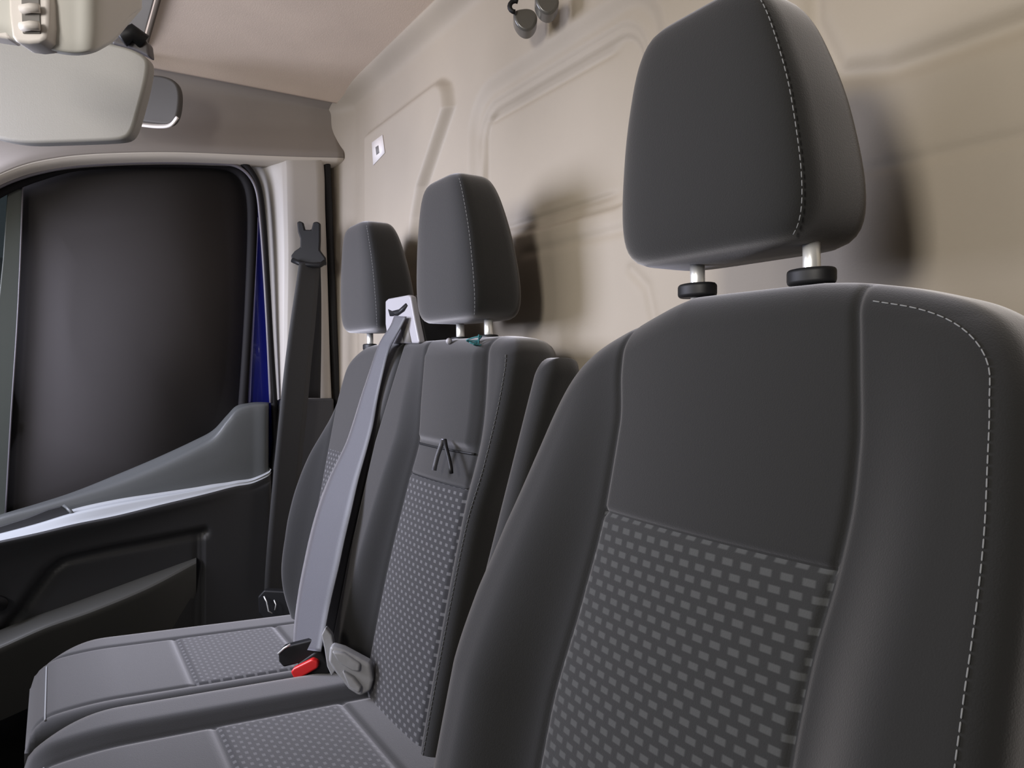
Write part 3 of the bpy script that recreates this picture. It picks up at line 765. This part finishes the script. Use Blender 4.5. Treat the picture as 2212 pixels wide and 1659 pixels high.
# belt outlet on top of the bench
bo = empty('belt_outlet', (-1.10, .5, .04), 'silver grey belt outlet standing on the bench between the two headrests', 'seat belt outlet')
def belt_outlet():
    D = lambda x: 1.21
    face = [(832, 650), (838, 645), (880, 637), (886, 640), (895, 690), (905, 739), (902, 742), (838, 742), (832, 700)]
    P = np.array([PL(x, y, .490, .0) for x, y in face])
    prism('housing', P + np.array([0, .012, 0]), (0, .068, 0), M['black'], bo, bevel=.004, label='black body of the belt outlet')
    prism('face_plate', P, (0, .012, 0), M['silver'], bo, bevel=.003)
    sl = [(838, 668), (846, 672), (862, 668), (876, 655), (879, 660), (872, 672), (858, 682), (842, 683)]
    prism('slot', [PL(x, y, .4885, 0) for x, y in sl], (0, .003, 0), M['black'], bo, bevel=0)
    sh = [(870, 690), (880, 700), (888, 740), (872, 740), (866, 710)]
    prism('groove', [PL(x, y, .4888, 0) for x, y in sh], (0, .002, 0), M['ink'], bo, bevel=0)
belt_outlet()

# --- seat belts
sb = empty('seat_belt', (-1.2, .4, -.45), 'grey seat belt running from the bench-top outlet down to the red buckle', 'seat belt')
def bench_belt():
    e = [(852, 682, 878, 684, -.022), (843, 705, 866, 708, -.024), (826, 730, 853, 732, -.024), (814, 755, 841, 757, -.022), (799, 800, 829, 802, -.020), (779, 860, 816, 862, -.022), (762, 915, 806, 919, -.028), (744, 965, 793, 970, -.034),
         (710, 1034, 774, 1038, -.042), (686, 1098, 759, 1104, -.050), (669, 1160, 744, 1168, -.055), (658, 1210, 733, 1220, -.059), (649, 1255, 722, 1266, -.063), (641, 1305, 711, 1315, -.067), (636, 1352, 702, 1362, -.072), (634, 1400, 693, 1408, -.078)]
    ribbon('webbing', [PL(a, b, A2, B2, o) for a, b, c, d, o in e], [PL(c, d, A2, B2, o + .004) for a, b, c, d, o in e], M['webbing'], sb)
    D = 1.13
    px_plate('latch_tongue', [(600, 1410), (612, 1398), (634, 1392), (690, 1378), (694, 1408), (668, 1428), (612, 1442), (602, 1430)], D, .016, M['black'], sb, bevel=.003)
    tube('tongue_edge', [PD(601, 1412, D - .003), PD(614, 1400, D - .003), PD(627, 1392, D - .003)], .0015, M['chrome'], sb, n=8)
bench_belt()
bk = empty('belt_buckle', PD(665, 1480, 1.13), 'black belt buckle with red release button between the two bench cushions', 'buckle')
px_plate('body', [(640, 1436), (692, 1400), (712, 1440), (712, 1490), (672, 1492)], 1.128, .018, M['black'], bk, bevel=.004)
px_plate('release_button', [(627, 1452), (634, 1444), (674, 1424), (687, 1430), (686, 1444), (646, 1467), (634, 1466)], 1.119, .012, M['red'], bk, bevel=.003)
wb = empty('belt_buckle', PD(752, 1490, 1.08), 'pale grey plastic-wrapped buckle lying at the foot of the inner backrest', 'buckle')
px_plate('body', [(712, 1396), (740, 1404), (800, 1436), (806, 1470), (800, 1494), (776, 1506), (752, 1490), (722, 1452), (708, 1430)], 1.068, .022, M['wrap'], wb, bevel=.005)
px_plate('wrap_fold', [(694, 1372), (702, 1356), (716, 1372), (722, 1404), (730, 1440), (716, 1462), (706, 1440), (700, 1400)], 1.085, .012, M['wrap'], wb, bevel=.002)
px_plate('wrap_crease', [(716, 1408), (742, 1412), (778, 1436), (776, 1452), (760, 1450), (730, 1432)], 1.062, .010, M['wrap'], wb, bevel=.003)
px_plate('wrap_crease', [(738, 1450), (762, 1464), (780, 1486), (776, 1500), (752, 1484)], 1.060, .010, M['wrap'], wb, bevel=.003)

ob = empty('seat_belt', PX(665, 560, -1.72), 'black outboard seat belt hanging from its anchor on the passenger pillar', 'seat belt')
def outboard_belt():
    X = -1.712
    e = [(646, 568, 692, 566), (640, 610, 688, 615), (628, 690, 681, 700), (616, 780, 672, 790), (606, 870, 664, 880), (594, 990, 652, 1000), (582, 1120, 642, 1130), (574, 1220, 634, 1226), (570, 1300, 626, 1306)]
    ribbon('webbing', [PX(a, b, X) for a, b, c, d in e], [PX(c, d, X - .004) for a, b, c, d in e], M['webbing_black'], ob)
    e = [(672, 570, 692, 568), (674, 640, 694, 640), (668, 740, 694, 740), (662, 860, 692, 860)]
    ribbon('return_webbing', [PX(a, b, -1.733) for a, b, c, d in e], [PX(c, d, -1.733) for a, b, c, d in e], M['black'], ob)
    px_plate('anchor_bracket', [(641, 480), (646, 477), (654, 480), (658, 496), (672, 496), (676, 480), (684, 478), (691, 482), (691, 520), (690, 540), (702, 556), (704, 572), (690, 572), (650, 570), (632, 568), (628, 552), (636, 542), (648, 534), (648, 515), (643, 500)], 1.74, .012, M['black'], ob, bevel=.003)
    tube('guide_bar', [PD(632, 562, 1.728), PD(650, 570, 1.722), PD(690, 574, 1.722), PD(702, 566, 1.728)], .006, M['black'], ob, n=12)
    px_plate('floor_anchor', [(556, 1290), (570, 1275), (628, 1278), (636, 1300), (625, 1345), (575, 1345), (558, 1325)], 1.56, .02, M['black'], ob, bevel=.004)
    tube('anchor_clip', [PD(570, 1288, 1.553), PD(576, 1300, 1.55), PD(580, 1320, 1.55), (PD(588, 1325, 1.552))], .0014, M['chrome'], ob, n=8)
    tube('anchor_clip', [PD(592, 1296, 1.553), PD(596, 1306, 1.55), PD(594, 1318, 1.55)], .0012, M['chrome'], ob, n=8)
outboard_belt()

# ------------------------------------------------------------------ small things
def sticker():
    P = [PY(x, y, .5985) for x, y in ((803, 308), (826, 291), (831, 330), (806, 357))]
    s = prism('warning_label', P, (0, .0008, 0), M['white'], None, bevel=0)
    tag(s, 'small white sticker on the bulkhead near the passenger corner', 'sticker')
    q = [PY(x, y, .5980) for x, y in ((811, 318), (817, 314), (819, 330), (813, 335))]
    prism('printed_mark', q, (0, .0004, 0), M['ink'], s, bevel=0, label='small grey printed mark')
sticker()

def hook(x, y, s, label, curl):
    h = empty('bulkhead_clip', PY(x, y, .60), label, 'clip', 'plastic clips on the bulkhead top')
    D = PY(x, y, .575); D = D @ F
    P = [(x + a * s, y + b * s) for a, b in ((-28, -8), (-14, -14), (10, -16), (24, -6), (27, 10), (18, 28), (4, 36), (-12, 30), (-24, 14))]
    px_plate('clip_body', P, D, .03, M['clear_grey'], h, rounded=4, bevel=.004)
    if curl:
        t = np.linspace(0, 1.15 * math.pi, 10)
        tube('clip_hook', [PD(x - 22 * s + 12 * s * math.cos(a + 1.6), y - 18 * s + 12 * s * math.sin(a + 1.6), D - .004) for a in t], .0035, M['black'], h, n=8)
hook(1135, 32, 1.0, 'smoky plastic clip with a small curled hook at the bulkhead top', True)
hook(1182, -4, 1.0, 'smoky plastic clip cut by the top edge beside the hooked clip', False)

def yarn():
    rng = np.random.RandomState(4); b = PL(1027, 742, A2, B2, -.004)
    P = catmull([b + np.array([rng.uniform(-.013, .013), rng.uniform(-.010, .006), .001 + rng.uniform(-.007, .011)]) for _ in range(12)], 60)
    o = tube('thread_scrap', P, .0011, M['teal'], None, n=6)
    tag(o, 'scrap of teal thread tangled at the inner headrest post', 'thread')
    c = PL(970, 737, A2, B2, -.004)
    ts = np.linspace(0, math.pi, 9)
    V = [c + .0048 * np.array([math.sin(t) * math.cos(a), math.sin(t) * math.sin(a), math.cos(t)]) for t in ts for a in np.linspace(0, 2 * math.pi, 14, endpoint=False)]
    o = build('release_knob', V, gridfaces(9, 14, wrap=True), M['silver'], bench, label='tiny pale release knob at the headrest post')
yarn()
